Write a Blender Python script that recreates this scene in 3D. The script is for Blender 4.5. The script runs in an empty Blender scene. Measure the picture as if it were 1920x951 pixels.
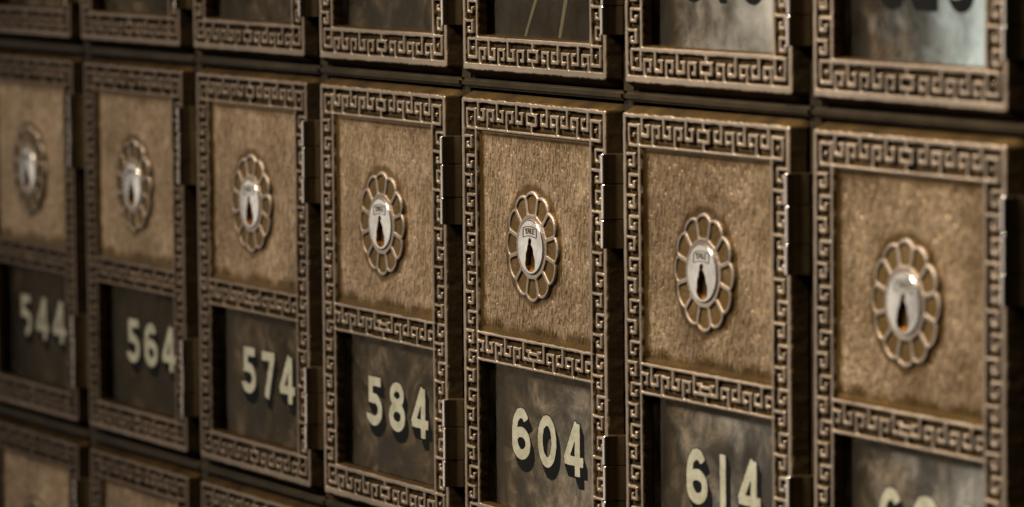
import bpy, math, random
import numpy as np
from mathutils import Vector, Matrix

random.seed(7)
sc = bpy.context.scene
C = sc.collection
R = math.radians

# ------------------------------------------------------------------ camera
cam_d = bpy.data.cameras.new("camera")
cam = bpy.data.objects.new("camera", cam_d)
C.objects.link(cam)
cam.location = (1.592994, -0.590269, 0.066488)
cam.rotation_euler = (1.48645, 0.00895, 1.09996)
cam_d.sensor_width = 36.0
cam_d.lens = 36.0 * 8553.4 / 1920.0
cam_d.clip_start = 0.05
cam_d.clip_end = 50.0
cam_d.dof.use_dof = True
cam_d.dof.focus_distance = 1.302
cam_d.dof.aperture_fstop = 15.5
cam_d.dof.aperture_blades = 7
sc.camera = cam

# ------------------------------------------------------------------ world, lamps, exposure
w = bpy.data.worlds.new("World")
sc.world = w
w.use_nodes = True
bg = w.node_tree.nodes["Background"]
bg.inputs[0].default_value = (1.0, 0.90, 0.78, 1)
bg.inputs[1].default_value = 0.012

def area(name, loc, target, sx, sy, power, col):
    d = bpy.data.lights.new(name, 'AREA')
    d.shape = 'RECTANGLE'; d.size = sx; d.size_y = sy
    d.energy = power; d.color = col
    o = bpy.data.objects.new(name, d); C.objects.link(o)
    o.location = loc
    v = Vector(target) - Vector(loc)
    o.rotation_euler = v.to_track_quat('-Z', 'Y').to_euler()
    return o

# a dim broad window low on the left, a softer lamp in front of the wall to the upper left, and the ceiling
area("window_light", (-3.2, -1.95, -0.15), (0.45, 0, -0.04), 1.35, 1.7, 6.2, (1.0, 0.92, 0.82))
hall = area("hall_light", (0.0, -1.25, 1.15), (0.72, 0, 0.03), 0.5, 0.5, 5.4, (1.0, 0.92, 0.80))
hall.data.spread = R(52)
area("ceiling_light", (0.50, -0.75, 1.6), (0.50, 0, -0.05), 1.0, 0.4, 9.5, (1.0, 0.85, 0.62))

vs = sc.view_settings
vs.view_transform = 'Standard'
vs.look = 'None'
vs.exposure = 0.0
vs.gamma = 1.0

# ------------------------------------------------------------------ sizes (millimetres)
MM = 0.001
W, H = 89.0, 128.2          # raised face of a door
PITCH, ROW = 100.0, 136.3
PL, PT, PB, WT, WB = 9.7, 9.3, 67.7, 76.5, 118.3
RC, RR = 40.95, 16.05        # escutcheon centre (down from top) and radius
D_PANEL, D_GLASS = 1.25, 2.9
CX = W / 2 - 1.2

# ------------------------------------------------------------------ materials
def new_mat(name):
    m = bpy.data.materials.new(name); m.use_nodes = True
    nt = m.node_tree
    return m, nt, nt.nodes["Principled BSDF"]

def N(nt, kind, **kw):
    n = nt.nodes.new(kind)
    for k, v in kw.items():
        setattr(n, k, v)
    return n

def ramp(nt, src, stops):
    r = N(nt, 'ShaderNodeValToRGB')
    el = r.color_ramp.elements
    while len(el) < len(stops): el.new(0.5)
    for e, (p, c) in zip(el, stops):
        e.position = p; e.color = (*c, 1) if len(c) == 3 else c
    nt.links.new(src, r.inputs[0])
    return r

def noise(nt, vec, scale, detail=4.0, rough=0.55, dist=0.0):
    n = N(nt, 'ShaderNodeTexNoise')
    n.inputs['Scale'].default_value = scale
    n.inputs['Detail'].default_value = detail
    n.inputs['Roughness'].default_value = rough
    n.inputs['Distortion'].default_value = dist
    nt.links.new(vec, n.inputs['Vector'])
    return n

def mapping(nt, vec, scale, rot=(0, 0, 0)):
    m = N(nt, 'ShaderNodeMapping')
    m.inputs['Scale'].default_value = scale
    m.inputs['Rotation'].default_value = rot
    nt.links.new(vec, m.inputs['Vector'])
    return m.outputs[0]

def coords(nt):
    """world position: every copy of a door gets its own worn spots"""
    g = N(nt, 'ShaderNodeNewGeometry')
    return g.outputs['Position']

def mixc(nt, fac, a, b, mode='MIX'):
    m = N(nt, 'ShaderNodeMix', data_type='RGBA', blend_type=mode)
    for s, v in ((0, fac), (6, a), (7, b)):
        if isinstance(v, (int, float)): m.inputs[s].default_value = v
        elif isinstance(v, tuple): m.inputs[s].default_value = (*v, 1)
        else: nt.links.new(v, m.inputs[s])
    return m.outputs[2]

def math_n(nt, op, a, b=0.0, clamp=False):
    m = N(nt, 'ShaderNodeMath', operation=op, use_clamp=clamp)
    for s, v in ((0, a), (1, b)):
        if isinstance(v, (int, float)): m.inputs[s].default_value = v
        else: nt.links.new(v, m.inputs[s])
    return m.outputs[0]

def bump(nt, bsdf, h, strength, dist):
    b = N(nt, 'ShaderNodeBump')
    b.inputs['Strength'].default_value = strength
    b.inputs['Distance'].default_value = dist
    nt.links.new(h, b.inputs['Height'])
    nt.links.new(b.outputs[0], bsdf.inputs['Normal'])
    return b

DARK = (0.022, 0.014, 0.006)
OCHRE = (0.19, 0.112, 0.034)
WORN = (0.55, 0.445, 0.345)

def brass_cast(name, dark=DARK, ochre=OCHRE, worn=WORN, metal=0.85, r0=0.36, r1=0.55, bs=0.55):
    """cast brass: lacquer left in the relief, rubbed to bare metal on the high faces ('wear' attribute)"""
    m, nt, b = new_mat(name)
    p = coords(nt)
    at = N(nt, 'ShaderNodeAttribute', attribute_name='wear_shade')
    n1 = noise(nt, p, 900, 5, 0.65)
    n2 = noise(nt, p, 90, 4, 0.6)
    n3 = noise(nt, p, 22, 3, 0.6)
    wv = math_n(nt, 'ADD', at.outputs['Fac'], math_n(nt, 'MULTIPLY', math_n(nt, 'SUBTRACT', n1.outputs[0], 0.5), 0.32))
    wv = math_n(nt, 'ADD', wv, math_n(nt, 'MULTIPLY', math_n(nt, 'SUBTRACT', n2.outputs[0], 0.5), 0.30))
    ob = N(nt, 'ShaderNodeAttribute', attribute_name='rub', attribute_type='OBJECT')
    mid = tuple((a + c) / 2 for a, c in zip(ochre, worn))
    r = ramp(nt, wv, [(0.0, dark), (0.30, tuple(0.55 * a + 0.45 * c for a, c in zip(dark, ochre))), (0.55, ochre), (0.74, mid), (0.88, worn)])
    tone = ramp(nt, n3.outputs[0], [(0.30, (0.72, 0.70, 0.68)), (0.65, (1.05, 1.02, 1.0))])
    col = mixc(nt, 1.0, r.outputs[0], tone.outputs[0], 'MULTIPLY')
    # per-door property: how far the frame is darkened to brown
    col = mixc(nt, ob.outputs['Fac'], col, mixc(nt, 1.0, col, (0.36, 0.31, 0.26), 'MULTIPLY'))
    nt.links.new(col, b.inputs['Base Color'])
    b.inputs['Metallic'].default_value = metal
    rr = ramp(nt, n2.outputs[0], [(0.3, (r0,) * 3), (0.7, (r1,) * 3)])
    rl = mixc(nt, ramp(nt, at.outputs['Fac'], [(0.2, (1, 1, 1)), (0.7, (0, 0, 0))]).outputs[0], rr.outputs[0], (0.75, 0.75, 0.75))
    nt.links.new(rl, b.inputs['Roughness'])
    bump(nt, b, n1.outputs[0], bs, 0.00022)
    return m

M_FRAME = brass_cast("cast_brass_frame")
M_ROSE = brass_cast("cast_brass_escutcheon", dark=(0.12, 0.078, 0.032), worn=(0.46, 0.38, 0.31), r0=0.42, r1=0.64, bs=0.4)

def panel_mat():
    m, nt, b = new_mat("hammered_brass_panel")
    p = coords(nt)
    at = N(nt, 'ShaderNodeAttribute', attribute_name='wear_shade')
    v1 = mapping(nt, p, (780, 300, 340), (0, R(-7), 0))
    v2 = mapping(nt, p, (1500, 200, 620), (0, R(5), 0))
    n2 = noise(nt, p, 60, 5, 0.6)
    n3 = noise(nt, p, 1500, 3, 0.6)
    wn = noise(nt, p, 500, 2, 0.5)
    def welts(vec, amt):                       # rounded welts with sharp creases between them
        sv = N(nt, 'ShaderNodeVectorMath', operation='SCALE'); sv.inputs['Scale'].default_value = amt
        nt.links.new(wn.outputs[1], sv.inputs[0])
        av = N(nt, 'ShaderNodeVectorMath', operation='ADD')
        nt.links.new(vec, av.inputs[0]); nt.links.new(sv.outputs[0], av.inputs[1])
        v = N(nt, 'ShaderNodeTexVoronoi', feature='F1', distance='EUCLIDEAN')
        v.inputs['Scale'].default_value = 1.0
        nt.links.new(av.outputs[0], v.inputs['Vector'])
        return math_n(nt, 'SUBTRACT', 1.0, v.outputs['Distance'])
    h = math_n(nt, 'ADD', math_n(nt, 'MULTIPLY', welts(v1, 0.9), 0.75), math_n(nt, 'MULTIPLY', welts(v2, 0.9), 0.30))
    h = math_n(nt, 'ADD', h, math_n(nt, 'MULTIPLY', n3.outputs[0], 0.10))
    # grooves tinted darker than the welts
    wv = math_n(nt, 'ADD', at.outputs['Fac'], math_n(nt, 'MULTIPLY', math_n(nt, 'SUBTRACT', h, 0.62), 0.22))
    wv = math_n(nt, 'ADD', wv, math_n(nt, 'MULTIPLY', math_n(nt, 'SUBTRACT', n2.outputs[0], 0.5), 0.5))
    r = ramp(nt, wv, [(0.0, (0.10, 0.055, 0.012)), (0.32, (0.19, 0.108, 0.030)), (0.50, (0.30, 0.19, 0.085)), (0.72, (0.54, 0.375, 0.225)), (1.0, (0.90, 0.69, 0.48))])
    # long fine scratches
    sv = mapping(nt, p, (26, 20, 900), (0, R(28), 0))
    ns = noise(nt, sv, 1.0, 2, 0.5)
    sr = ramp(nt, ns.outputs[0], [(0.66, (0, 0, 0)), (0.72, (1, 1, 1))])
    col = mixc(nt, math_n(nt, 'MULTIPLY', sr.outputs[0], 0.28), r.outputs[0], (0.60, 0.49, 0.36))
    n4 = noise(nt, p, 17, 3, 0.6, 0.5)
    tn = ramp(nt, n4.outputs[0], [(0.36, (0.72, 0.68, 0.63)), (0.50, (0.94, 0.92, 0.89)), (0.64, (1.08, 1.06, 1.03))])
    col = mixc(nt, 1.0, col, tn.outputs[0], 'MULTIPLY')
    nt.links.new(col, b.inputs['Base Color'])
    b.inputs['Metallic'].default_value = 0.85
    rr = ramp(nt, n2.outputs[0], [(0.3, (0.32,) * 3), (0.7, (0.46,) * 3)])
    nt.links.new(rr.outputs[0], b.inputs['Roughness'])
    bump(nt, b, h, 0.7, 0.00012)
    return m
M_PANEL = panel_mat()

def simple(name, c0, c1, metal, r0, r1, scale=80, bs=0.15, bd=0.0002, stretch=(1, 1, 1)):
    m, nt, b = new_mat(name)
    p = mapping(nt, coords(nt), stretch)
    n1 = noise(nt, p, scale, 5, 0.6)
    n2 = noise(nt, p, scale * 8, 4, 0.6)
    r = ramp(nt, n1.outputs[0], [(0.3, c0), (0.7, c1)])
    nt.links.new(r.outputs[0], b.inputs['Base Color'])
    b.inputs['Metallic'].default_value = metal
    rr = ramp(nt, n2.outputs[0], [(0.3, (r0,) * 3), (0.7, (r1,) * 3)])
    nt.links.new(rr.outputs[0], b.inputs['Roughness'])
    bump(nt, b, n2.outputs[0], bs, bd)
    return m

M_HINGE = brass_cast("dark_bronze_hinge", dark=(0.050, 0.034, 0.017), ochre=(0.22, 0.15, 0.07), worn=(0.80, 0.73, 0.66), metal=0.9, r0=0.15, r1=0.24, bs=0.12)  # pale worn tone here is the painted highlight on the barrels
M_LOCK = simple("polished_nickel_lock", (0.56, 0.51, 0.44), (0.84, 0.80, 0.73), 1.0, 0.10, 0.26, 230, 0.12, 0.0001)
M_KEYWAY = simple("keyway_brass", (0.26, 0.13, 0.018), (0.46, 0.25, 0.05), 1.0, 0.2, 0.35, 200, 0.2)
M_LETTER = simple("engraved_letter", (0.10, 0.075, 0.045), (0.2, 0.15, 0.09), 0.5, 0.4, 0.6, 400)
M_CAB = simple("dark_bronze_cabinet", (0.030, 0.020, 0.010), (0.07, 0.047, 0.02), 0.75, 0.45, 0.65, 70, 0.3)
M_INSIDE = simple("dull_steel_inside", (0.05, 0.046, 0.042), (0.10, 0.092, 0.084), 0.3, 0.5, 0.7, 30, 0.1)
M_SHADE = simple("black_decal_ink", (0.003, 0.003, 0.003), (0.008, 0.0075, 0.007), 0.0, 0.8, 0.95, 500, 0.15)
M_SHADE.node_tree.nodes["Principled BSDF"].inputs["Specular IOR Level"].default_value = 0.12
M_STREAK = simple("cream_light_streak", (0.72, 0.62, 0.36), (0.80, 0.70, 0.44), 0.0, 0.6, 0.8, 200)  # colour of the strips that imitate reflected light streaks

def digit_mat():
    m, nt, b = new_mat("cream_decal_ink")
    p = coords(nt)
    n1 = noise(nt, p, 260, 6, 0.7)
    n2 = noise(nt, p, 1400, 4, 0.7)
    r = ramp(nt, n1.outputs[0], [(0.30, (0.30, 0.27, 0.17)), (0.55, (0.45, 0.42, 0.305)), (0.75, (0.50, 0.475, 0.37))])
    s = ramp(nt, n2.outputs[0], [(0.34, (0.72, 0.68, 0.55)), (0.45, (1, 1, 1))])
    nt.links.new(mixc(nt, 1.0, r.outputs[0], s.outputs[0], 'MULTIPLY'), b.inputs['Base Color'])
    b.inputs['Roughness'].default_value = 0.5
    bump(nt, b, n2.outputs[0], 0.2, 0.0001)
    return m
M_DIGIT = digit_mat()

def glass_mat():
    """old glass: a dirty brown film, clear patches with the dark box behind, a mirror-like surface;
    the properties grime (amount of film) and haze (reflected light painted pale towards one side) differ from pane to pane"""
    m, nt, b = new_mat("grimy_window_glass")
    p = coords(nt)
    prop = lambda n: N(nt, 'ShaderNodeAttribute', attribute_name=n, attribute_type='OBJECT').outputs['Fac']
    warp = noise(nt, p, 40, 3, 0.6)
    pv = N(nt, 'ShaderNodeVectorMath', operation='ADD')
    sc2 = N(nt, 'ShaderNodeVectorMath', operation='SCALE'); sc2.inputs['Scale'].default_value = 0.02
    nt.links.new(warp.outputs[1], sc2.inputs[0]); nt.links.new(p, pv.inputs[0]); nt.links.new(sc2.outputs[0], pv.inputs[1])
    big = noise(nt, pv.outputs[0], 34, 5, 0.62)
    blot = noise(nt, p, 75, 5, 0.68, 0.7)
    streak = noise(nt, mapping(nt, pv.outputs[0], (190, 60, 48), (0, R(12), 0)), 1.0, 5, 0.65)
    fine = noise(nt, p, 420, 5, 0.7)
    f = math_n(nt, 'ADD', math_n(nt, 'MULTIPLY', big.outputs[0], 0.50), math_n(nt, 'MULTIPLY', streak.outputs[0], 0.28))
    f = math_n(nt, 'ADD', f, math_n(nt, 'MULTIPLY', blot.outputs[0], 0.22))
    f = math_n(nt, 'ADD', f, math_n(nt, 'MULTIPLY', fine.outputs[0], 0.14))
    amt = ramp(nt, f, [(0.49, (0.10,) * 3), (0.57, (0.52,) * 3), (0.66, (1.0,) * 3)])
    film = math_n(nt, 'MULTIPLY', amt.outputs[0], prop('grime'), True)
    # reflected light painted as a pale film, thicker towards the right-hand side of the pane
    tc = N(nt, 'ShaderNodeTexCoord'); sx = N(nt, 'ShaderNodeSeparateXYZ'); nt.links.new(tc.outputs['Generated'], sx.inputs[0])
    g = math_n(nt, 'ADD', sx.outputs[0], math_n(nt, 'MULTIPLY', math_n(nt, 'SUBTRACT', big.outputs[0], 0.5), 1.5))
    glare = math_n(nt, 'MULTIPLY', ramp(nt, g, [(0.30, (0, 0, 0)), (0.95, (1, 1, 1))]).outputs[0], prop('haze'), True)
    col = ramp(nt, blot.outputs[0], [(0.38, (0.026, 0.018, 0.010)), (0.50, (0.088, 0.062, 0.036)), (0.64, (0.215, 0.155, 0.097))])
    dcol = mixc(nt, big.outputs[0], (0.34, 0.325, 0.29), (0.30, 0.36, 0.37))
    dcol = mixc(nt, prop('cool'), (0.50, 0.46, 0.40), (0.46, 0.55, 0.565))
    cc = mixc(nt, glare, col.outputs[0], dcol)
    nt.links.new(cc, b.inputs['Base Color'])
    b.inputs['Roughness'].default_value = 0.6
    b.inputs['Specular IOR Level'].default_value = 0.1
    # film thinned at left: the jamb's dark reflection put in as a strip
    edge = ramp(nt, math_n(nt, 'ADD', sx.outputs[0], math_n(nt, 'MULTIPLY', math_n(nt, 'SUBTRACT', blot.outputs[0], 0.5), 0.12)), [(0.10, (0.05,) * 3), (0.24, (1.0,) * 3)])
    film = math_n(nt, 'MULTIPLY', film, edge.outputs[0])
    cover = math_n(nt, 'MAXIMUM', film, math_n(nt, 'MULTIPLY', glare, 0.9))
    tr = N(nt, 'ShaderNodeBsdfTransparent')
    tr.inputs[0].default_value = (0.80, 0.80, 0.74, 1)
    mx = N(nt, 'ShaderNodeMixShader')
    nt.links.new(cover, mx.inputs[0]); nt.links.new(tr.outputs[0], mx.inputs[1]); nt.links.new(b.outputs[0], mx.inputs[2])
    gl = N(nt, 'ShaderNodeBsdfGlossy')
    gc = ramp(nt, f, [(0.50, (0.48, 0.40, 0.30)), (0.57, (0.33, 0.265, 0.18)), (0.65, (0.15, 0.115, 0.075))])  # brown mottle also puts the murky room's reflection into the tint
    shn = N(nt, 'ShaderNodeVectorMath', operation='SCALE')
    nt.links.new(gc.outputs[0], shn.inputs[0]); nt.links.new(prop('shine'), shn.inputs['Scale'])
    nt.links.new(shn.outputs[0], gl.inputs['Color'])
    gr = ramp(nt, fine.outputs[0], [(0.35, (0.02,) * 3), (0.7, (0.12,) * 3)])
    nt.links.new(gr.outputs[0], gl.inputs['Roughness'])
    fr = N(nt, 'ShaderNodeFresnel'); fr.inputs[0].default_value = 1.5
    mx2 = N(nt, 'ShaderNodeMixShader')
    nt.links.new(fr.outputs[0], mx2.inputs[0]); nt.links.new(mx.outputs[0], mx2.inputs[1]); nt.links.new(gl.outputs[0], mx2.inputs[2])
    out = nt.nodes["Material Output"]
    nt.links.new(mx2.outputs[0], out.inputs[0])
    return m
M_GLASS = glass_mat()
def clear_mat():
    m, nt, b = new_mat("clear_glass_back")
    tr = N(nt, 'ShaderNodeBsdfTransparent'); tr.inputs[0].default_value = (0.92, 0.93, 0.90, 1)
    nt.links.new(tr.outputs[0], nt.nodes["Material Output"].inputs[0])
    return m
M_CLEAR = clear_mat()

# ------------------------------------------------------------------ mesh helpers
# door space: x right from the face's left edge, y DOWN from its top edge, d INTO the wall, all mm
def to_local(x, y, d):
    return ((x - W / 2) * MM, d * MM, (H - y) * MM)

def make_mesh(name, verts, faces, mat, smooth=True, attr=None):
    me = bpy.data.meshes.new(name)
    me.from_pydata(verts, [], faces)
    me.materials.append(mat)
    if smooth:
        me.polygons.foreach_set('use_smooth', [True] * len(me.polygons))
    if attr is not None:
        a = me.attributes.new('wear_shade', 'FLOAT', 'POINT')
        a.data.foreach_set('value', np.asarray(attr, dtype=np.float32))
    me.update()
    return me

def obj(name, me, parent=None, loc=None):
    o = bpy.data.objects.new(name, me); C.objects.link(o)
    if parent: o.parent = parent
    if loc: o.location = loc
    return o

def ss(a, b, x):
    t = np.clip((x - a) / (b - a), 0, 1)
    return t * t * (3 - 2 * t)

def sd_rect(x, y, x0, y0, x1, y1, r=0.0):
    cx, cy = (x0 + x1) / 2, (y0 + y1) / 2
    qx = np.abs(x - cx) - (x1 - x0) / 2 + r
    qy = np.abs(y - cy) - (y1 - y0) / 2 + r
    return np.hypot(np.maximum(qx, 0), np.maximum(qy, 0)) + np.minimum(np.maximum(qx, qy), 0) - r

def value_noise(x, y, scale, seed):
    rng = np.random.default_rng(seed)
    g = rng.random((256, 256))
    fx, fy = x / scale + 60, y / scale + 60
    ix, iy = np.floor(fx).astype(int), np.floor(fy).astype(int)
    tx, ty = fx - ix, fy - iy
    tx = tx * tx * (3 - 2 * tx); ty = ty * ty * (3 - 2 * ty)
    ix %= 255; iy %= 255
    return (g[ix, iy] * (1 - tx) * (1 - ty) + g[ix + 1, iy] * tx * (1 - ty) + g[ix, iy + 1] * (1 - tx) * ty + g[ix + 1, iy + 1] * tx * ty) - 0.5

def grid_mesh(name, xs, ys, Dp, keep, mat, attr):
    nx, ny = len(xs), len(ys)
    idx = -np.ones((nx, ny), int)
    cell = keep
    used = np.zeros((nx, ny), bool)
    for a in (0, 1):
        for b in (0, 1):
            used[a:nx - 1 + a, b:ny - 1 + b] |= cell
    I, J = np.nonzero(used)
    idx[I, J] = np.arange(len(I))
    vx = (xs[I] - W / 2) * MM; vz = (H - ys[J]) * MM; vy = Dp[I, J] * MM
    ci, cj = np.nonzero(cell)
    f = np.stack([idx[ci, cj], idx[ci, cj + 1], idx[ci + 1, cj + 1], idx[ci + 1, cj]], 1)
    return make_mesh(name, np.stack([vx, vy, vz], 1).tolist(), f.tolist(), mat, True, attr[I, J])

# ------------------------------------------------------------------ Greek key rectangles
def key_rects():
    Rc = []
    add = lambda x0, y0, x1, y1: Rc.append((min(x0, x1), min(y0, y1), max(x0, x1), max(y0, y1)))
    def both(x0, y0, x1, y1):                 # mirrored about the door's middle
        add(x0, y0, x1, y1); add(W - x0, y0, W - x1, y1)
    # outer and inner lines
    both(0, 0, 1.75, H)
    add(0, 0, W, 1.4); add(0, H - 2.1, W, H)
    both(8.4, 8.3, PL, H - 8.3)
    add(8.3, 8.3, W - 8.3, PT)
    add(8.3, PB, W - 8.3, PB + 1.05); add(8.3, WT - 1.05, W - 8.3, WT)
    add(8.3, WB, W - 8.3, H - 8.4)
    # horizontal bands: pieces hang from one line or stand on the other
    def hook(x0, Y, flip, hgt):               # Y(v) maps 0..hgt to the door
        g = (lambda v: Y(hgt - v)) if flip else Y
        both(x0, g(0), x0 + 1.3, g(6.6 / 9.3 * hgt))
        both(x0, g(5.35 / 9.3 * hgt), x0 + 4.75, g(6.6 / 9.3 * hgt))
        both(x0 + 3.45, g(2.7 / 9.3 * hgt), x0 + 4.75, g(6.6 / 9.3 * hgt))
        both(x0 + 2.2, g(2.7 / 9.3 * hgt), x0 + 4.75, g(3.95 / 9.3 * hgt))
    def top_band(Y):
        for i in range(5):
            hook(10.0 + 6.1 * i, Y, i % 2 == 1, 9.3)
        x0, x1 = W / 2 - 3.4, W / 2 + 3.4
        add(x0, Y(2.75), x1, Y(3.95)); add(x0, Y(5.5), x1, Y(6.75))
        add(x0, Y(2.75), x0 + 1.3, Y(6.75)); add(x1 - 1.3, Y(2.75), x1, Y(6.75))
        add(W / 2 - 0.65, Y(0.5), W / 2 + 0.65, Y(3.2)); add(W / 2 - 0.65, Y(6.3), W / 2 + 0.65, Y(9.0))
        both(2.9, Y(2.8), 4.1, Y(9.3)); both(2.9, Y(2.8), 9.4, Y(4.0))
        both(8.1, Y(2.8), 9.4, Y(9.3)); both(2.9, Y(8.2), 9.4, Y(9.3))
        both(5.4, Y(5.3), 6.6, Y(6.7))
    top_band(lambda v: v)
    top_band(lambda v: H - v - 0.3)
    hb = WT - PB
    Ym = lambda v: PB + v
    for i in range(5):
        hook(8.4 + 5.85 * i, Ym, i % 2 == 0, hb)
    x0 = 37.7
    hook(x0, Ym, False, hb)
    add(x0, Ym(5.05), W - x0, Ym(6.25))
    add(x0 + 3.45, Ym(3.2), W - x0 - 3.45, Ym(4.3))
    add(W / 2 - 0.65, Ym(5.6), W / 2 + 0.65, Ym(hb))
    # upright bands
    for i in range(19):
        y0 = 10.65 + 5.71 * i
        if i % 2 == 0:
            both(1.7, y0, 6.6, y0 + 1.1); both(5.35, y0, 6.6, y0 + 4.3)
            both(2.9, y0 + 2.0, 4.15, y0 + 4.3)
        else:
            both(2.9, y0, 8.5, y0 + 1.1); both(2.9, y0, 4.15, y0 + 4.3)
            both(5.35, y0 + 2.0, 6.6, y0 + 4.3)
        both(2.9, y0 + 3.2, 6.6, y0 + 4.3)
    return Rc

def frame_mesh():
    st = 0.2
    xs = np.arange(-2.31, W + 2.4, st); ys = np.arange(-2.31, H + 2.4, st)
    X, Y = np.meshgrid(xs, ys, indexing='ij')
    jx = X + 0.16 * value_noise(X, Y, 1.6, 1) + 0.10 * value_noise(X, Y, 5.0, 2)
    jy = Y + 0.16 * value_noise(X, Y, 1.6, 3) + 0.10 * value_noise(X, Y, 5.0, 4)
    dk = np.full(X.shape, 9.0)
    for (x0, y0, x1, y1) in key_rects():
        i0, i1 = np.searchsorted(xs, x0 - 1.6), np.searchsorted(xs, x1 + 1.6)
        j0, j1 = np.searchsorted(ys, y0 - 1.6), np.searchsorted(ys, y1 + 1.6)
        s = np.s_[i0:i1, j0:j1]
        dk[s] = np.minimum(dk[s], sd_rect(jx[s], jy[s], x0, y0, x1, y1, 0.12))
    dk = dk + 0.07
    dout = sd_rect(jx, jy, 0, 0, W, H, 0.9)
    dp = sd_rect(jx, jy, PL, PT, W - PL, PB, 0.3)
    dw = sd_rect(jx, jy, PL, WT, W - PL, WB, 0.5)
    D = 1.15 * ss(-0.09, 0.16, dk)
    D = np.maximum(D, (D_PANEL + 0.15) * ss(-0.05, 0.50, -dp))
    D = np.maximum(D, 4.4 * ss(-0.05, 0.60, -dw))
    side = 0.15 * ss(-0.35, 0.0, dout) + np.where(dout > 0, np.where(Y < 0, 2.2, 1.65) * dout, 0)
    D = np.where(dout > -0.35, np.maximum(np.where(dout > 0, 0, D), side), D)
    D += 0.05 * value_noise(X, Y, 2.2, 5) + 0.06 * value_noise(X, Y, 9.0, 6)
    wear_shade = 1.0 - ss(-0.08, 0.06, dk)
    wear_shade = np.where(dp < 0, 0.50, wear_shade)
    wear_shade = np.where(dw < 0, 0.34, wear_shade)
    # lacquered floors: more gold in the middle, darker along the edges
    wear_shade = np.where((dk > 0.1) & (dp > 0) & (dw > 0), 0.03 + 0.42 * ss(0.25, 0.95, dk), wear_shade)
    wear_shade = np.where(dout > 0, np.where(Y < 0, 0.42 - 0.5 * np.clip(value_noise(X, Y, 7, 9), -0.1, 1) - 0.12 * ss(0.9, 1.7, dout), 0.18), wear_shade)  # top bevel lighter, other sides darker: light from above put into the colour
    wear_shade -= 0.25 * np.clip(value_noise(X, Y, 14, 8), 0, 1)
    dc = lambda A: np.maximum(np.maximum(A[:-1, :-1], A[1:, :-1]), np.maximum(A[:-1, 1:], A[1:, 1:]))
    keep = ~((dc(dp) < -1.1) | (dc(dw) < -0.8)) & (Y[:-1, :-1] > -1.8)
    me = grid_mesh("frame", xs, ys, D, keep, M_FRAME, wear_shade)
    return me

def panel_mesh():
    st = 0.2
    x0, x1, y0, y1 = PL + 0.1, W - PL - 0.1, PT + 0.1, PB - 0.1
    xs = np.linspace(x0, x1, int((x1 - x0) / st)); ys = np.linspace(y0, y1, int((y1 - y0) / st))
    X, Y = np.meshgrid(xs, ys, indexing='ij')
    e = -sd_rect(X, Y, PL, PT, W - PL, PB, 1.0)
    rr = np.hypot(X - CX, Y - RC)
    D = D_PANEL - 0.35 * (1 - ss(0.3, 1.6, e)) + 0.05 * value_noise(X, Y, 6, 11)
    # hammered welts: short upright dashes left by the punch
    rng = np.random.default_rng(5)
    hm = np.zeros_like(X)
    for q in range(2300):
        ux, uy = rng.uniform(x0, x1), rng.uniform(y0, y1)
        ln, wd, tl, am = rng.uniform(0.5, 1.25), rng.uniform(0.34, 0.55), rng.normal(0.10, 0.16), rng.uniform(0.45, 1.0)
        i0, i1 = np.searchsorted(xs, ux - 1.5), np.searchsorted(xs, ux + 1.5)
        j0, j1 = np.searchsorted(ys, uy - 2.4), np.searchsorted(ys, uy + 2.4)
        ax_, ay_ = X[i0:i1, j0:j1] - ux, Y[i0:i1, j0:j1] - uy
        ax_ = ax_ - tl * ay_
        dd = np.hypot(ax_, np.maximum(np.abs(ay_) - ln, 0)) / wd
        hm[i0:i1, j0:j1] = np.maximum(hm[i0:i1, j0:j1], am * (1 - ss(0.15, 1.25, dd)))
    fade = ss(0.8, 2.6, e) * ss(RR + 0.6, RR + 2.0, rr)
    D = D - 0.24 * (hm - 0.45) * fade
    left = X - PL; bot = PB - Y; top = Y - PT; right = W - PL - X
    wear_shade = 0.74 * np.ones_like(X)
    wear_shade *= 0.25 + 0.75 * ss(0.3, 3.4, left + 1.2 * value_noise(X, Y, 3, 12))
    wear_shade *= 0.30 + 0.70 * ss(0.6, 5.0, bot + 2.5 * value_noise(X, Y, 5, 13))
    wear_shade *= 0.55 + 0.45 * ss(0.4, 2.2, right + 1.5 * value_noise(X, Y, 4, 14))
    wear_shade *= 0.70 + 0.30 * ss(0.4, 3.5, top + 2.0 * value_noise(X, Y, 4, 15))
    ring = ss(RR + 0.4, RR + 2.4, rr + 1.4 * value_noise(X, Y, 3, 16))
    wear_shade *= 0.35 + 0.65 * ring
    wear_shade = wear_shade + 0.22 * (hm - 0.55) * fade
    return grid_mesh("panel", xs, ys, D, np.ones((len(xs) - 1, len(ys) - 1), bool), M_PANEL, wear_shade)

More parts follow.
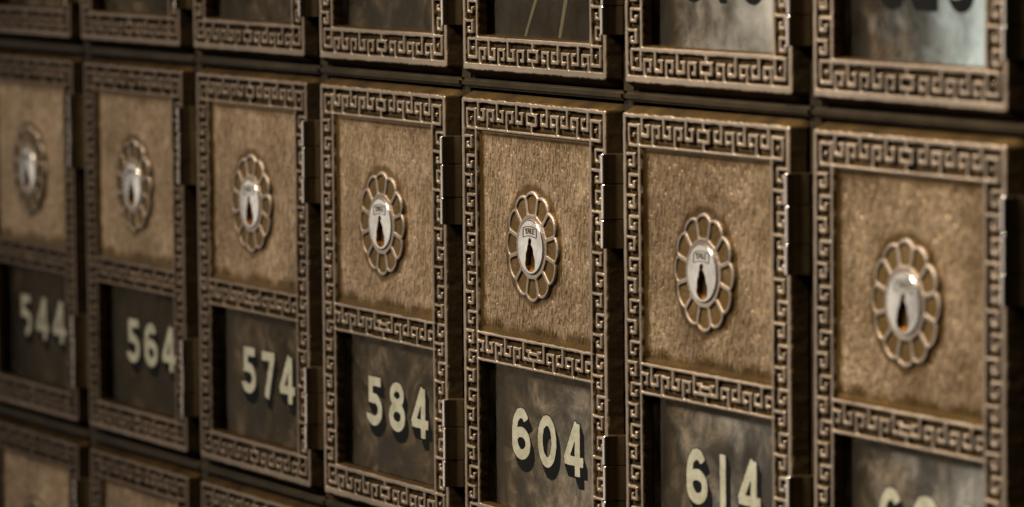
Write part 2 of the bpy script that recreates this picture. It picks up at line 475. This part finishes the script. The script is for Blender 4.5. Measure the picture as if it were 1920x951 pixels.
def rosette_mesh():
    nr, nt_ = 56, 432
    r = np.linspace(7.3, 17.6, nr)
    t = np.linspace(0, 2 * np.pi, nt_, endpoint=False)
    Rr, T = np.meshgrid(r, t, indexing='ij')
    ph = (T * 12 / (2 * np.pi) + 0.5) % 1 - 0.5          # -0.5..0.5 across a petal (one points straight up)
    ang = ph * 2 * np.pi / 12
    px, py = Rr * np.cos(ang), Rr * np.sin(ang)
    # scalloped outline: each petal ends in an arc
    half = np.tan(np.pi / 12)
    edge = 11.2 + np.sqrt(np.maximum(4.85 ** 2 - np.minimum(np.abs(py), 4.5) ** 2, 0))
    dout = px - edge                                       # >0 outside
    # petal pocket
    wdt = px * half - np.abs(py)                           # distance to the spoke centre line
    pocket = np.minimum(np.minimum(wdt - 0.58, edge - 1.1 - px), px - 9.2)
    rad = np.hypot(np.maximum(0.8 - (wdt - 0.58), 0), np.maximum(0.8 - (edge - 1.1 - px), 0))
    pocket = np.minimum(pocket, 0.8 - rad)
    hgt = 0.85 + 0.10 * np.cos(np.clip((Rr - 9.0) / 1.0, -1, 1) * np.pi / 2)     # raised ring round the lock
    D = D_PANEL - hgt
    D = D + 0.46 * ss(-0.05, 0.32, pocket)
    D = np.where(dout > -0.35, D + 1.35 * ss(-0.35, 0.35, dout), D)
    D = np.where(dout > 0.35, D_PANEL + 0.4, D)
    D += 0.03 * np.sin(T * 37 + Rr * 3.1) * np.sin(Rr * 5.0)
    wear_shade = 1.0 - 0.92 * ss(-0.04, 0.24, pocket) + 0.58 * ss(0.40, 0.95, pocket)
    wear_shade = np.where(dout > -0.05, 0.40, wear_shade)
    X = CX + Rr * np.sin(T); Y = RC - Rr * np.cos(T)
    vs_ = np.stack([(X - W / 2) * MM, D * MM, (H - Y) * MM], -1).reshape(-1, 3)
    f = []
    ok = (dout < 0.75)
    for i in range(nr - 1):
        for j in range(nt_):
            k = (j + 1) % nt_
            if ok[i, j] or ok[i, k]:
                f.append((i * nt_ + j, i * nt_ + k, (i + 1) * nt_ + k, (i + 1) * nt_ + j))
    return make_mesh("escutcheon", vs_.tolist(), f, M_ROSE, True, wear_shade.reshape(-1))

# ------------------------------------------------------------------ flat shapes cut from a distance field
def sdf_shape(name, f, x0, y0, x1, y1, st, place, depth, mat, mat_wall=None):
    """face where f<0 (x right, y up), with walls of the given depth along its outline"""
    nx, ny = int((x1 - x0) / st) + 2, int((y1 - y0) / st) + 2
    xs = x0 + st * np.arange(nx); ys = y0 + st * np.arange(ny)
    X, Y = np.meshgrid(xs, ys, indexing='ij')
    F = f(X, Y); F = np.where(np.abs(F) < 1e-6, 1e-6, F)
    ids, V, faces, rim = {}, [], [], []
    def vid(key, p):
        if key not in ids:
            ids[key] = len(V); V.append(p)
        return ids[key]
    for i in range(nx - 1):
        for j in range(ny - 1):
            c = [(i, j), (i + 1, j), (i + 1, j + 1), (i, j + 1)]
            v = [F[a] for a in c]
            if min(v) > 0: continue
            poly, cross = [], []
            for q in range(4):
                a, b = c[q], c[(q + 1) % 4]; fa, fb = F[a], F[b]
                if fa < 0: poly.append(vid(a, (xs[a[0]], ys[a[1]])))
                if (fa < 0) != (fb < 0):
                    t = fa / (fa - fb)
                    p = (xs[a[0]] + t * (xs[b[0]] - xs[a[0]]), ys[a[1]] + t * (ys[b[1]] - ys[a[1]]))
                    k = vid((min(a, b), max(a, b)), p)
                    poly.append(k); cross.append((len(poly) - 1, fa < 0))
            if len(poly) >= 3:
                faces.append(poly)
                for ci, leaving in cross:
                    if leaving:
                        rim.append((poly[ci], poly[(ci + 1) % len(poly)]))
    verts = [place(x, y, 0.0) for x, y in V]
    mats = [0] * len(faces)
    back = {}
    for a, b in rim:
        for q in (a, b):
            if q not in back:
                back[q] = len(verts); verts.append(place(V[q][0], V[q][1], depth))
        faces.append((b, a, back[a], back[b])); mats.append(1 if mat_wall else 0)
    me = make_mesh(name, verts, faces, mat, False)
    if mat_wall:
        me.materials.append(mat_wall)
        me.polygons.foreach_set('material_index', mats)
    return me

# ---- lock
def keyhole(x, y):
    # pear-shaped opening below the stamped plate
    hw = np.interp(y, [-7.0, -6.2, -5.2, -4.0, -2.0, -0.6, 0.2, 0.9, 1.6, 2.3, 2.6], [1.0, 2.5, 3.0, 2.95, 2.4, 1.85, 1.45, 0.8, 1.1, 0.8, 0.3])
    d = np.abs(x + 0.12 * np.sin(y * 2.2)) - hw
    return np.maximum(d * 0.8, np.maximum(-7.0 - y, y - 2.6))

LOCK_R = 7.75
D_LOCK = -0.2
def lock_meshes():
    face = lambda x, y: np.maximum(np.hypot(x, y) - (LOCK_R - 0.25), -keyhole(x, y))
    pl = lambda x, y, d: to_local(CX + x, RC - y, D_LOCK + d + 0.13 * min((x * x + y * y) / 56.0, 1.0))
    me = sdf_shape("lock", face, -8.2, -8.2, 8.2, 8.2, 0.22, pl, 3.2, M_LOCK, M_KEYWAY)
    # chamfered rim of the plug
    n = 96; V = []; Fc = []
    prof = [(LOCK_R - 0.27, 0.0), (LOCK_R - 0.05, 0.08), (LOCK_R, 0.25), (LOCK_R, 1.5)]
    for q in range(n):
        a = 2 * np.pi * q / n
        for (r_, d_) in prof: V.append(pl(r_ * np.cos(a), r_ * np.sin(a), d_))
    m_ = len(prof)
    for q in range(n):
        k = (q + 1) % n
        for s in range(m_ - 1): Fc.append((q * m_ + s, k * m_ + s, k * m_ + s + 1, q * m_ + s + 1))
    rim = make_mesh("lock_rim", V, Fc, M_LOCK)
    # the keyway floor with its warding ridges and a block added to catch orange reflection
    V = []; Fc = []
    def box(x0, x1, y0, y1, d0, d1):
        b0 = len(V)
        for d_ in (d0, d1):
            for (x_, y_) in ((x0, y0), (x1, y0), (x1, y1), (x0, y1)): V.append(pl(x_, y_, d_))
        for q in ((0, 1, 2, 3), (7, 6, 5, 4), (0, 4, 5, 1), (1, 5, 6, 2), (2, 6, 7, 3), (3, 7, 4, 0)): Fc.append([b0 + t for t in q])
    box(-3.4, 3.4, -7.2, 2.8, 3.1, 3.6)
    box(-3.3, 3.3, -6.0, -3.6, 1.7, 3.1)
    box(-3.0, -0.7, -2.3, -1.7, 1.2, 3.1)
    box(0.9, 3.0, -3.0, -2.2, 1.6, 3.1)
    key = make_mesh("keyway", V, Fc, M_KEYWAY, False)
    return me, rim, key

def lettering_mesh():
    cu = bpy.data.curves.new("lettering", 'FONT')
    cu.body = "YALE"; cu.size = 2.35; cu.align_x = 'CENTER'; cu.align_y = 'CENTER'
    cu.extrude = 0.03; cu.offset = 0.04; cu.resolution_u = 3
    o = bpy.data.objects.new("lettering", cu); C.objects.link(o)
    bpy.context.view_layer.update()
    dg = bpy.context.evaluated_depsgraph_get()
    me0 = o.evaluated_get(dg).to_mesh()
    V = [tuple(v.co) for v in me0.vertices]; Fc = [tuple(p.vertices) for p in me0.polygons]
    bpy.data.objects.remove(o)
    V = [to_local(CX + x * 1.08, RC - 4.55 - (y * 1.0 - 0.035 * x * x) * -1 * -1, D_LOCK - 0.03 - z) for x, y, z in V]
    # outline of the stamped plate round the letters
    b = len(V)
    def ring(x, y):
        return np.abs(sd_rect(x, y + 0.035 * x * x, -4.1, 4.55 - 1.35, 4.1, 4.55 + 1.35, 0.5)) - 0.13
    pm = sdf_shape("tmp", ring, -5, 1.5, 5, 7, 0.12, lambda x, y, d: to_local(CX + x, RC - y, D_LOCK - 0.04 + d), 0.05, M_LETTER)
    V += [tuple(v.co) for v in pm.vertices]; Fc += [tuple(q + b for q in p.vertices) for p in pm.polygons]
    bpy.data.meshes.remove(pm)
    return make_mesh("lettering", V, Fc, M_LETTER, False)

# ---- digits
def e_ring(x, y, cx, cy, a, b, hw):
    px, py = (x - cx), (y - cy)
    k0 = np.hypot(px / a, py / b); k1 = np.hypot(px / a ** 2, py / b ** 2) + 1e-9
    return np.abs(k0 * (k0 - 1) / k1) - hw
def bar(x, y, ax, ay, bx, by, hw):
    L = math.hypot(bx - ax, by - ay); ux, uy = (bx - ax) / L, (by - ay) / L
    u = (x - ax) * ux + (y - ay) * uy; v = -(x - ax) * uy + (y - ay) * ux
    return np.maximum(np.abs(u - L / 2) - L / 2, np.abs(v) - hw)
S = 1.5
def glyph(ch):
    mn, mx = np.minimum, np.maximum
    def f0(x, y): return e_ring(x, y, 5.75, 7.5, 4.2, 6.0, S)
    def f1(x, y): return bar(x, y, 5.75, 0, 5.75, 15, S)
    def f2(x, y):
        top = mx(e_ring(x, y, 5.6, 10.6, 4.0, 2.9, S), mn(10.4 - y, 4.8 - x))
        return mn(mn(top, bar(x, y, 9.0, 10.6, 2.0, 1.6, 1.55)), sd_rect(x, y, 0.8, 0, 10.8, 2.9))
    def f3(x, y):
        u = mx(e_ring(x, y, 5.4, 11.0, 3.7, 2.6, S), mn(4.4 - x, y - 0) if False else (4.2 - x))
        u = mn(u, mx(e_ring(x, y, 5.4, 11.0, 3.7, 2.6, S), 11.6 - y))
        l = mx(e_ring(x, y, 5.4, 4.6, 4.2, 3.2, S), mn(4.2 - x, y - 3.6))
        return mn(u, l)
    def f4(x, y):
        return mn(mn(bar(x, y, 7.9, 15.0, 0.9, 3.9, 1.45), sd_rect(x, y, 0.3, 2.9, 11.6, 5.6)), sd_rect(x, y, 6.6, 0, 9.6, 15))
    def f5(x, y):
        b = mx(e_ring(x, y, 5.2, 4.9, 4.4, 3.5, S), np.minimum(4.0 - x, np.minimum(y - 3.4, 8.9 - y)))
        return mn(mn(sd_rect(x, y, 1.5, 12.2, 10.2, 15), sd_rect(x, y, 1.5, 6.9, 4.4, 13.5)), b)
    def f6(x, y):
        stem = mx(e_ring(x, y, 5.75, 7.5, 4.2, 6.0, S), mn(x - 5.75, 11.2 - y + (x - 8) * 0.5))
        stem = mx(stem, -(y - 4.6) * 0.5 - 2)
        return mn(stem, e_ring(x, y, 5.75, 4.75, 4.2, 3.25, S))
    def f7(x, y): return mn(sd_rect(x, y, 1.0, 12.1, 10.9, 15), bar(x, y, 9.3, 13.4, 4.6, 0, 1.6))
    def f8(x, y): return mn(e_ring(x, y, 5.75, 11.1, 3.5, 2.5, 1.4), e_ring(x, y, 5.75, 4.5, 4.15, 3.05, S))
    def f9(x, y): return f6(11.5 - x, 15 - y)
    def broken5(x, y):                         # the left end of the bowl has flaked away
        return np.maximum(f5(x, y), np.where(y < 6.6, 5.6 - x, -9.0) + np.minimum(y * 0.1, 0.5))
    return {'0': f0, '1': f1, '2': f2, '3': f3, '4': f4, '5': f5, '6': f6, '7': f7, '8': f8, '9': f9, 'x': broken5}[ch]

_dig = {}
def digit_meshes(ch):
    if ch not in _dig:
        f = glyph(ch)
        def wob(g):
            return lambda x, y: g(x + 0.2 * value_noise(x, y, 0.9, 21), y + 0.2 * value_noise(x, y, 0.9, 22)) + 0.12 * np.maximum(value_noise(x, y, 0.6, 23), 0)
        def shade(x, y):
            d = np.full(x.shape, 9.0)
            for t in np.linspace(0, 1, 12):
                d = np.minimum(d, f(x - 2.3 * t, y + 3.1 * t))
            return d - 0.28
        place = lambda x, y, d: (x * MM, d * MM, y * MM)
        a = sdf_shape("digit", wob(f), -1, -1, 13, 16.2, 0.25, lambda x, y, d: place(x, y, d - 0.10), 0.05, M_DIGIT)
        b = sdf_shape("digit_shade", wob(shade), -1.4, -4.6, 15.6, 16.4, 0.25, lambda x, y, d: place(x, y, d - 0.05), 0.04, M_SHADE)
        _dig[ch] = (a, b)
    return _dig[ch]

# ---- hinge
HX, HD, HR = 94.4, -0.35, 3.9
def cyl_mesh(name, x, d, r, y0, y1, mat, n=40, ch=0.25):
    V, Fc = [], []
    prof = [(0.0, y0), (r - ch, y0), (r, y0 + ch), (r, y1 - ch), (r - ch, y1), (0.0, y1)]
    for q in range(n):
        a = 2 * np.pi * q / n
        for (rr, y) in prof: V.append(to_local(x + rr * np.cos(a), y, d + rr * np.sin(a)))
    m_ = len(prof)
    for q in range(n):
        k = (q + 1) % n
        for s in range(m_ - 1): Fc.append((q * m_ + s, q * m_ + s + 1, k * m_ + s + 1, k * m_ + s))
    me = make_mesh(name, V, Fc, mat, True)
    sm = []
    for p in me.polygons:
        ns = [abs(me.vertices[v].normal.z) for v in p.vertices]
        sm.append(abs(p.normal.z) < 0.3)
    me.polygons.foreach_set('use_smooth', sm)
    return me

def box_mesh(name, boxes, mat, bev=0.0):
    """boxes in door space (x0,x1,y0,y1,d0,d1)"""
    import bmesh
    bm = bmesh.new()
    for (x0, x1, y0, y1, d0, d1) in boxes:
        g = bmesh.ops.create_cube(bm, size=1.0)
        for v in g['verts']:
            v.co = Vector(to_local(x0 + (v.co.x + .5) * (x1 - x0), y1 + (v.co.z + .5) * (y0 - y1), d0 + (v.co.y + .5) * (d1 - d0)))
    if bev:
        bmesh.ops.bevel(bm, geom=bm.edges[:], offset=bev * MM, segments=2, affect='EDGES')
    me = bpy.data.meshes.new(name); bm.to_mesh(me); bm.free()
    me.materials.append(mat)
    return me

def knuckle_mesh(y0, y1, off):
    """barrel with a flat front and a flat flank, as the casting left it"""
    pts = [(90.5, -2.55), (92.0, -2.6), (93.2, 0.9), (94.5, 2.4), (95.4, 4.4), (94.2, 5.6), (89.6, 5.4), (89.3, 0.2)]
    out = []
    n = len(pts)
    for q in range(n):                         # soften the corners
        p0, p1, p2 = Vector(pts[q - 1]), Vector(pts[q]), Vector(pts[(q + 1) % n])
        r = 0.30
        a = p1 + (p0 - p1).normalized() * r; b = p1 + (p2 - p1).normalized() * r
        for t in (0, .25, .5, .75, 1): out.append((1 - t) ** 2 * a + 2 * t * (1 - t) * p1 + t * t * b)
    m_ = len(out); c = sum(out, Vector((0, 0))) / m_
    V, Fc = [], []
    rows = [(y0, 0.975), (y0 + 0.18, 1.0), (y1 - 0.18, 1.0), (y1, 0.975)]
    for y, sc_ in rows:
        for p in out:
            q = c + (p - c) * sc_
            V.append(to_local(q.x + off, y, q.y + off * 0.6))
    for s_ in range(3):
        for q in range(m_):
            k = (q + 1) % m_
            Fc.append((s_ * m_ + q, s_ * m_ + k, (s_ + 1) * m_ + k, (s_ + 1) * m_ + q))
    Fc.append(tuple(range(m_ - 1, -1, -1))); Fc.append(tuple(range(3 * m_, 4 * m_)))
    wv = []
    for y, sc_ in rows:
        for p in out:
            wv.append(1.0 if (p.y < -2.2 and p.x < 92.05) else (0.42 if 92.6 < p.x < 94.6 and p.y > 0.5 else 0.10) if y > y0 + 0.05 else 0.55)  # barrel's front highlight, lighter facet and lit top end painted into the colour
    return make_mesh("knuckle", V, Fc, M_HINGE, False, wv)

def hinge_parts(y0):
    segs = [(y0, y0 + 8.1, 0.0), (y0 + 8.35, y0 + 17.9, 0.14), (y0 + 18.15, y0 + 26.0, -0.05)]
    leaf = box_mesh("hinge", [(88.3, 93.0, y0 + 0.3, y0 + 8.0, 1.2, 4.6), (88.3, 93.0, y0 + 18.4, y0 + 25.8, 1.2, 4.6), (90.6, 92.4, y0 + 0.2, y0 + 25.9, -1.9, 1.2)], M_HINGE, 0.3)
    return leaf, [knuckle_mesh(*q) for q in segs]

# ------------------------------------------------------------------ the pieces every door shares
ME_FRAME = frame_mesh()
ME_PANEL = panel_mesh()
ME_ROSE = rosette_mesh()
ME_LOCK, ME_RIM, ME_KEY = lock_meshes()
ME_TEXT = lettering_mesh()
ME_HINGES = [hinge_parts(11.8), hinge_parts(89.6)]
ME_PANE = box_mesh("window_pane", [(PL - 0.4, W - PL + 0.4, WT - 0.4, WB + 0.4, D_GLASS, D_GLASS + 1.2)], M_GLASS)
ME_PANE.materials.append(M_CLEAR)
for _p in ME_PANE.polygons:
    _p.material_index = 0 if _p.normal.y < -0.9 else 1

# ------------------------------------------------------------------ the cabinet
DX = [0.06, -0.33, -0.04, -0.12, 0.5, -0.08, -0.4]
DY = [0.4, 0.5, 0.3, -0.2, -0.6, -0.3, 0.0]

def cabinet():
    root = bpy.data.objects.new("mailbox_cabinet", None); C.objects.link(root)
    root.location = (0.35, 0, -0.27)
    root['label'] = "dark bronze cabinet wall with ribs showing in the gaps between all the small brass doors"
    root['category'] = "cabinet"
    import bmesh
    def build(name, boxes, mat, bev):
        bm = bmesh.new()
        for (x0, x1, y0, y1, z0, z1) in boxes:
            g = bmesh.ops.create_cube(bm, size=1.0)
            for v in g['verts']:
                v.co = Vector(((x0 + (v.co.x + .5) * (x1 - x0)) * MM, (y0 + (v.co.y + .5) * (y1 - y0)) * MM, (z0 + (v.co.z + .5) * (z1 - z0)) * MM))
        if bev:
            bmesh.ops.bevel(bm, geom=bm.edges[:], offset=bev * MM, segments=3, affect='EDGES')
        me = bpy.data.meshes.new(name); bm.to_mesh(me); bm.free()
        me.materials.append(mat)
        o = obj(name, me, root); o.matrix_parent_inverse = Matrix.Translation(-root.location)
        return o
    x_lo, x_hi = -9.0, 698.0
    z_hi, z_lo = ROW + 4.0, -2 * ROW + 4.05
    mull, ribs, parts = [], [], []
    for k in range(0, 8):
        c = k * PITCH - (PITCH - W) / 2
        mull.append((c - 3.6, c + 3.6, 4.2, 12.0, z_lo, z_hi))
        parts.append((c - 0.6, c + 0.6, 12.2, 150, z_lo, z_hi))
    for r in range(-1, 3):
        z = -r * ROW + (ROW - H) / 2
        for k in range(0, 7):
            a = k * PITCH - (PITCH - W) / 2
            ribs.append((a + 0.4, a + PITCH - 0.4, 2.3, 9.0, z - 1.35, z + 1.35))
            parts.append((a + 0.8, a + PITCH - 0.8, 12.6, 149, z - 0.6, z + 0.6))
    for q in mull: build("mullion", [q], M_CAB, 0.8)
    for q in ribs: build("rib", [q], M_CAB, 0.75)
    for q in parts: build("partition", [q], M_INSIDE, 0)
    build("back_panel", [(x_lo, x_hi, 150.5, 153, z_lo, z_hi)], M_INSIDE, 0)
    return root
cabinet()

# ------------------------------------------------------------------ the doors
def build_door():
    root = bpy.data.objects.new("mailbox", None); C.objects.link(root)
    obj("frame", ME_FRAME, root); obj("panel", ME_PANEL, root)
    obj("escutcheon", ME_ROSE, root)
    lk = obj("lock", ME_LOCK, root)
    obj("lock_rim", ME_RIM, lk); obj("keyway", ME_KEY, lk); obj("lettering", ME_TEXT, lk)
    for leaf, kn in ME_HINGES:
        h = obj("hinge", leaf, root)
        for m in kn: obj("knuckle", m, h)
    obj("window_pane", ME_PANE, root)
    return root

def copy_tree(o, parent=None):
    c = o.copy(); C.objects.link(c)
    if parent: c.parent = parent
    for ch in o.children: copy_tree(ch, c)
    return c

def add_number(root, digits, x0=25.2, y0=102.4, pitch=15.9, slope=0.0):
    for i, ch in enumerate(digits):
        a, b = digit_meshes(ch)
        loc = ((x0 + pitch * i - W / 2) * MM, D_GLASS * MM, (H - y0 - slope * i) * MM)
        d = obj("digit", a, root, loc)
        s = obj("digit_shade", b, d)

GROUP = "small brass mailbox doors in rows"
cols = ['x44', '564', '574', '584', '604', '614', '624']
LM = ["brass mailbox door with keyhole lock and worn number 544, most blurred of the numbered row",
      "brass mailbox door with round keyhole lock above a window numbered 564",
      "brass mailbox door with round keyhole lock above a window numbered 574",
      "brass mailbox door with round keyhole lock above a window numbered 584",
      "sharply focused brass mailbox door numbered 604, keyhole lock above the number",
      "brass mailbox door with round keyhole lock above a window numbered 614",
      "nearest full brass mailbox door beside door 614, only the tops of its digits showing"]
LT = ["brass mailbox door directly above door 544, cut to its dim lower border",
      "brass mailbox door directly above door 564, cut by the picture's top",
      "brass mailbox door directly above door 574, dark window above its key border",
      "brass mailbox door directly above door 584, dim window cut by the picture's top",
      "brass mailbox door above door 604, two pale streaks of reflected light slanting behind its window",
      "brass mailbox door above door 614, dark digit ends at the top of its hazy window",
      "brass mailbox door above the nearest lock door, bluish pale window with dark digit ends"]
LB = ["brass mailbox door directly below door 544, blurred panel with the top of its lock showing",
      "brass mailbox door directly below door 564, only its top border and panel edge showing",
      "brass mailbox door directly below door 574, only the top of its border showing",
      "brass mailbox door directly below door 584", "brass mailbox door directly below door 604",
      "brass mailbox door directly below door 614", "brass mailbox door directly below the nearest full door"]
def turn_lock(root, deg):
    c = Vector(to_local(CX, RC, 0))
    for ch in root.children:
        if ch.name.startswith('lock'):
            ch.matrix_local = Matrix.Translation(c) @ Matrix.Rotation(R(deg), 4, 'Y') @ Matrix.Translation(-c)
proto = None
doors = {}
for row, labels in ((0, LM), (-1, LT), (1, LB)):
    for k, lab in enumerate(labels):
        if proto is None:
            proto = build_door(); o = proto
        else:
            o = copy_tree(proto)
        jx = DX[k] if row == 0 else random.uniform(-0.3, 0.3)
        jy = DY[k] if row == 0 else random.uniform(-0.3, 0.4)
        o.location = ((k * PITCH + W / 2 + jx) * MM, jy * MM, (-H - row * ROW) * MM)
        o.rotation_euler = (R(random.uniform(-0.12, 0.12)), R(random.uniform(-0.12, 0.12)), R(random.uniform(-0.25, 0.25)))
        o['label'] = lab; o['category'] = "mailbox"; o['group'] = GROUP
        turn_lock(o, random.uniform(-5, 5))
        doors[(row, k)] = o
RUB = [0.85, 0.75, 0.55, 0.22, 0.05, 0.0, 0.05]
GRIME = {(0, 0): .5, (0, 1): .4, (0, 2): .6, (0, 3): .8, (0, 4): 1.0, (0, 5): 1.0, (0, 6): 1.0, (-1, 4): .12, (-1, 3): .6, (-1, 2): .5}
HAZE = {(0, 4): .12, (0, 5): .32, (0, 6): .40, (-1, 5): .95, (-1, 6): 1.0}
for (row, k), o in doors.items():
    for ch in o.children:
        if ch.name.startswith('frame'):
            ch['rub'] = RUB[k] + (0.06 if row == 1 else 0.0)  # bottom row's dimmer light put into its colour
        if ch.name.startswith('window_pane'):
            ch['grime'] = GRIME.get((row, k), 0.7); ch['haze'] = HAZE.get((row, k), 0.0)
            ch['shine'] = (0.35, 0.35, 0.5, 0.75, 1.0, 1.0, 1.0)[k]
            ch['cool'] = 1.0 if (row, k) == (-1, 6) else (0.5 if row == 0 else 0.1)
# where each number was stuck: shift right, shift down, spacing, droop per digit
STUCK = [(1.0, 0.0, 16.6, 0.0), (4.6, 0.3, 15.9, 0.1), (4.0, 1.1, 15.2, 0.2), (1.0, 1.5, 16.0, 0.2), (0.2, 0.9, 16.1, 0.5), (3.8, 1.4, 13.9, 0.1), (1.8, 0.5, 16.6, 0.2)]
for k, dg in enumerate(cols):
    sx_, sy_, pi_, dr_ = STUCK[k]
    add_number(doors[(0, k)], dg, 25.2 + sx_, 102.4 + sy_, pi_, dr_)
add_number(doors[(-1, 5)], '613', y0=102.5)
add_number(doors[(-1, 6)], '623', y0=102.1)

# two pale strips made to imitate reflected light streaks, just behind the window above door 604
def streak_strip(name, pts, label):
    V, Fc = [], []
    for d in (0.0, 0.25):
        for (x, y) in pts:
            V.append(to_local(x, y, D_GLASS + 1.3 + d))
    for q in ((0, 1, 2, 3), (7, 6, 5, 4), (0, 4, 5, 1), (1, 5, 6, 2), (2, 6, 7, 3), (3, 7, 4, 0)): Fc.append(q)
    o = obj(name, make_mesh(name, V, Fc, M_STREAK, False))
    o.location = doors[(-1, 4)].location
    o['label'] = label; o['category'] = "paper slip"
streak_strip("light_streak", [(31.2, 118.2), (32.4, 118.2), (48.0, 95.0), (45.4, 95.0)], "pale streak of reflected light slanting more, built as a strip behind the window above door 604, nearer its left side")
streak_strip("light_streak", [(52.3, 118.2), (54.0, 118.2), (62.8, 95.0), (60.4, 95.0)], "pale upright streak of reflected light, built as a strip behind the window above door 604, nearer its right side")
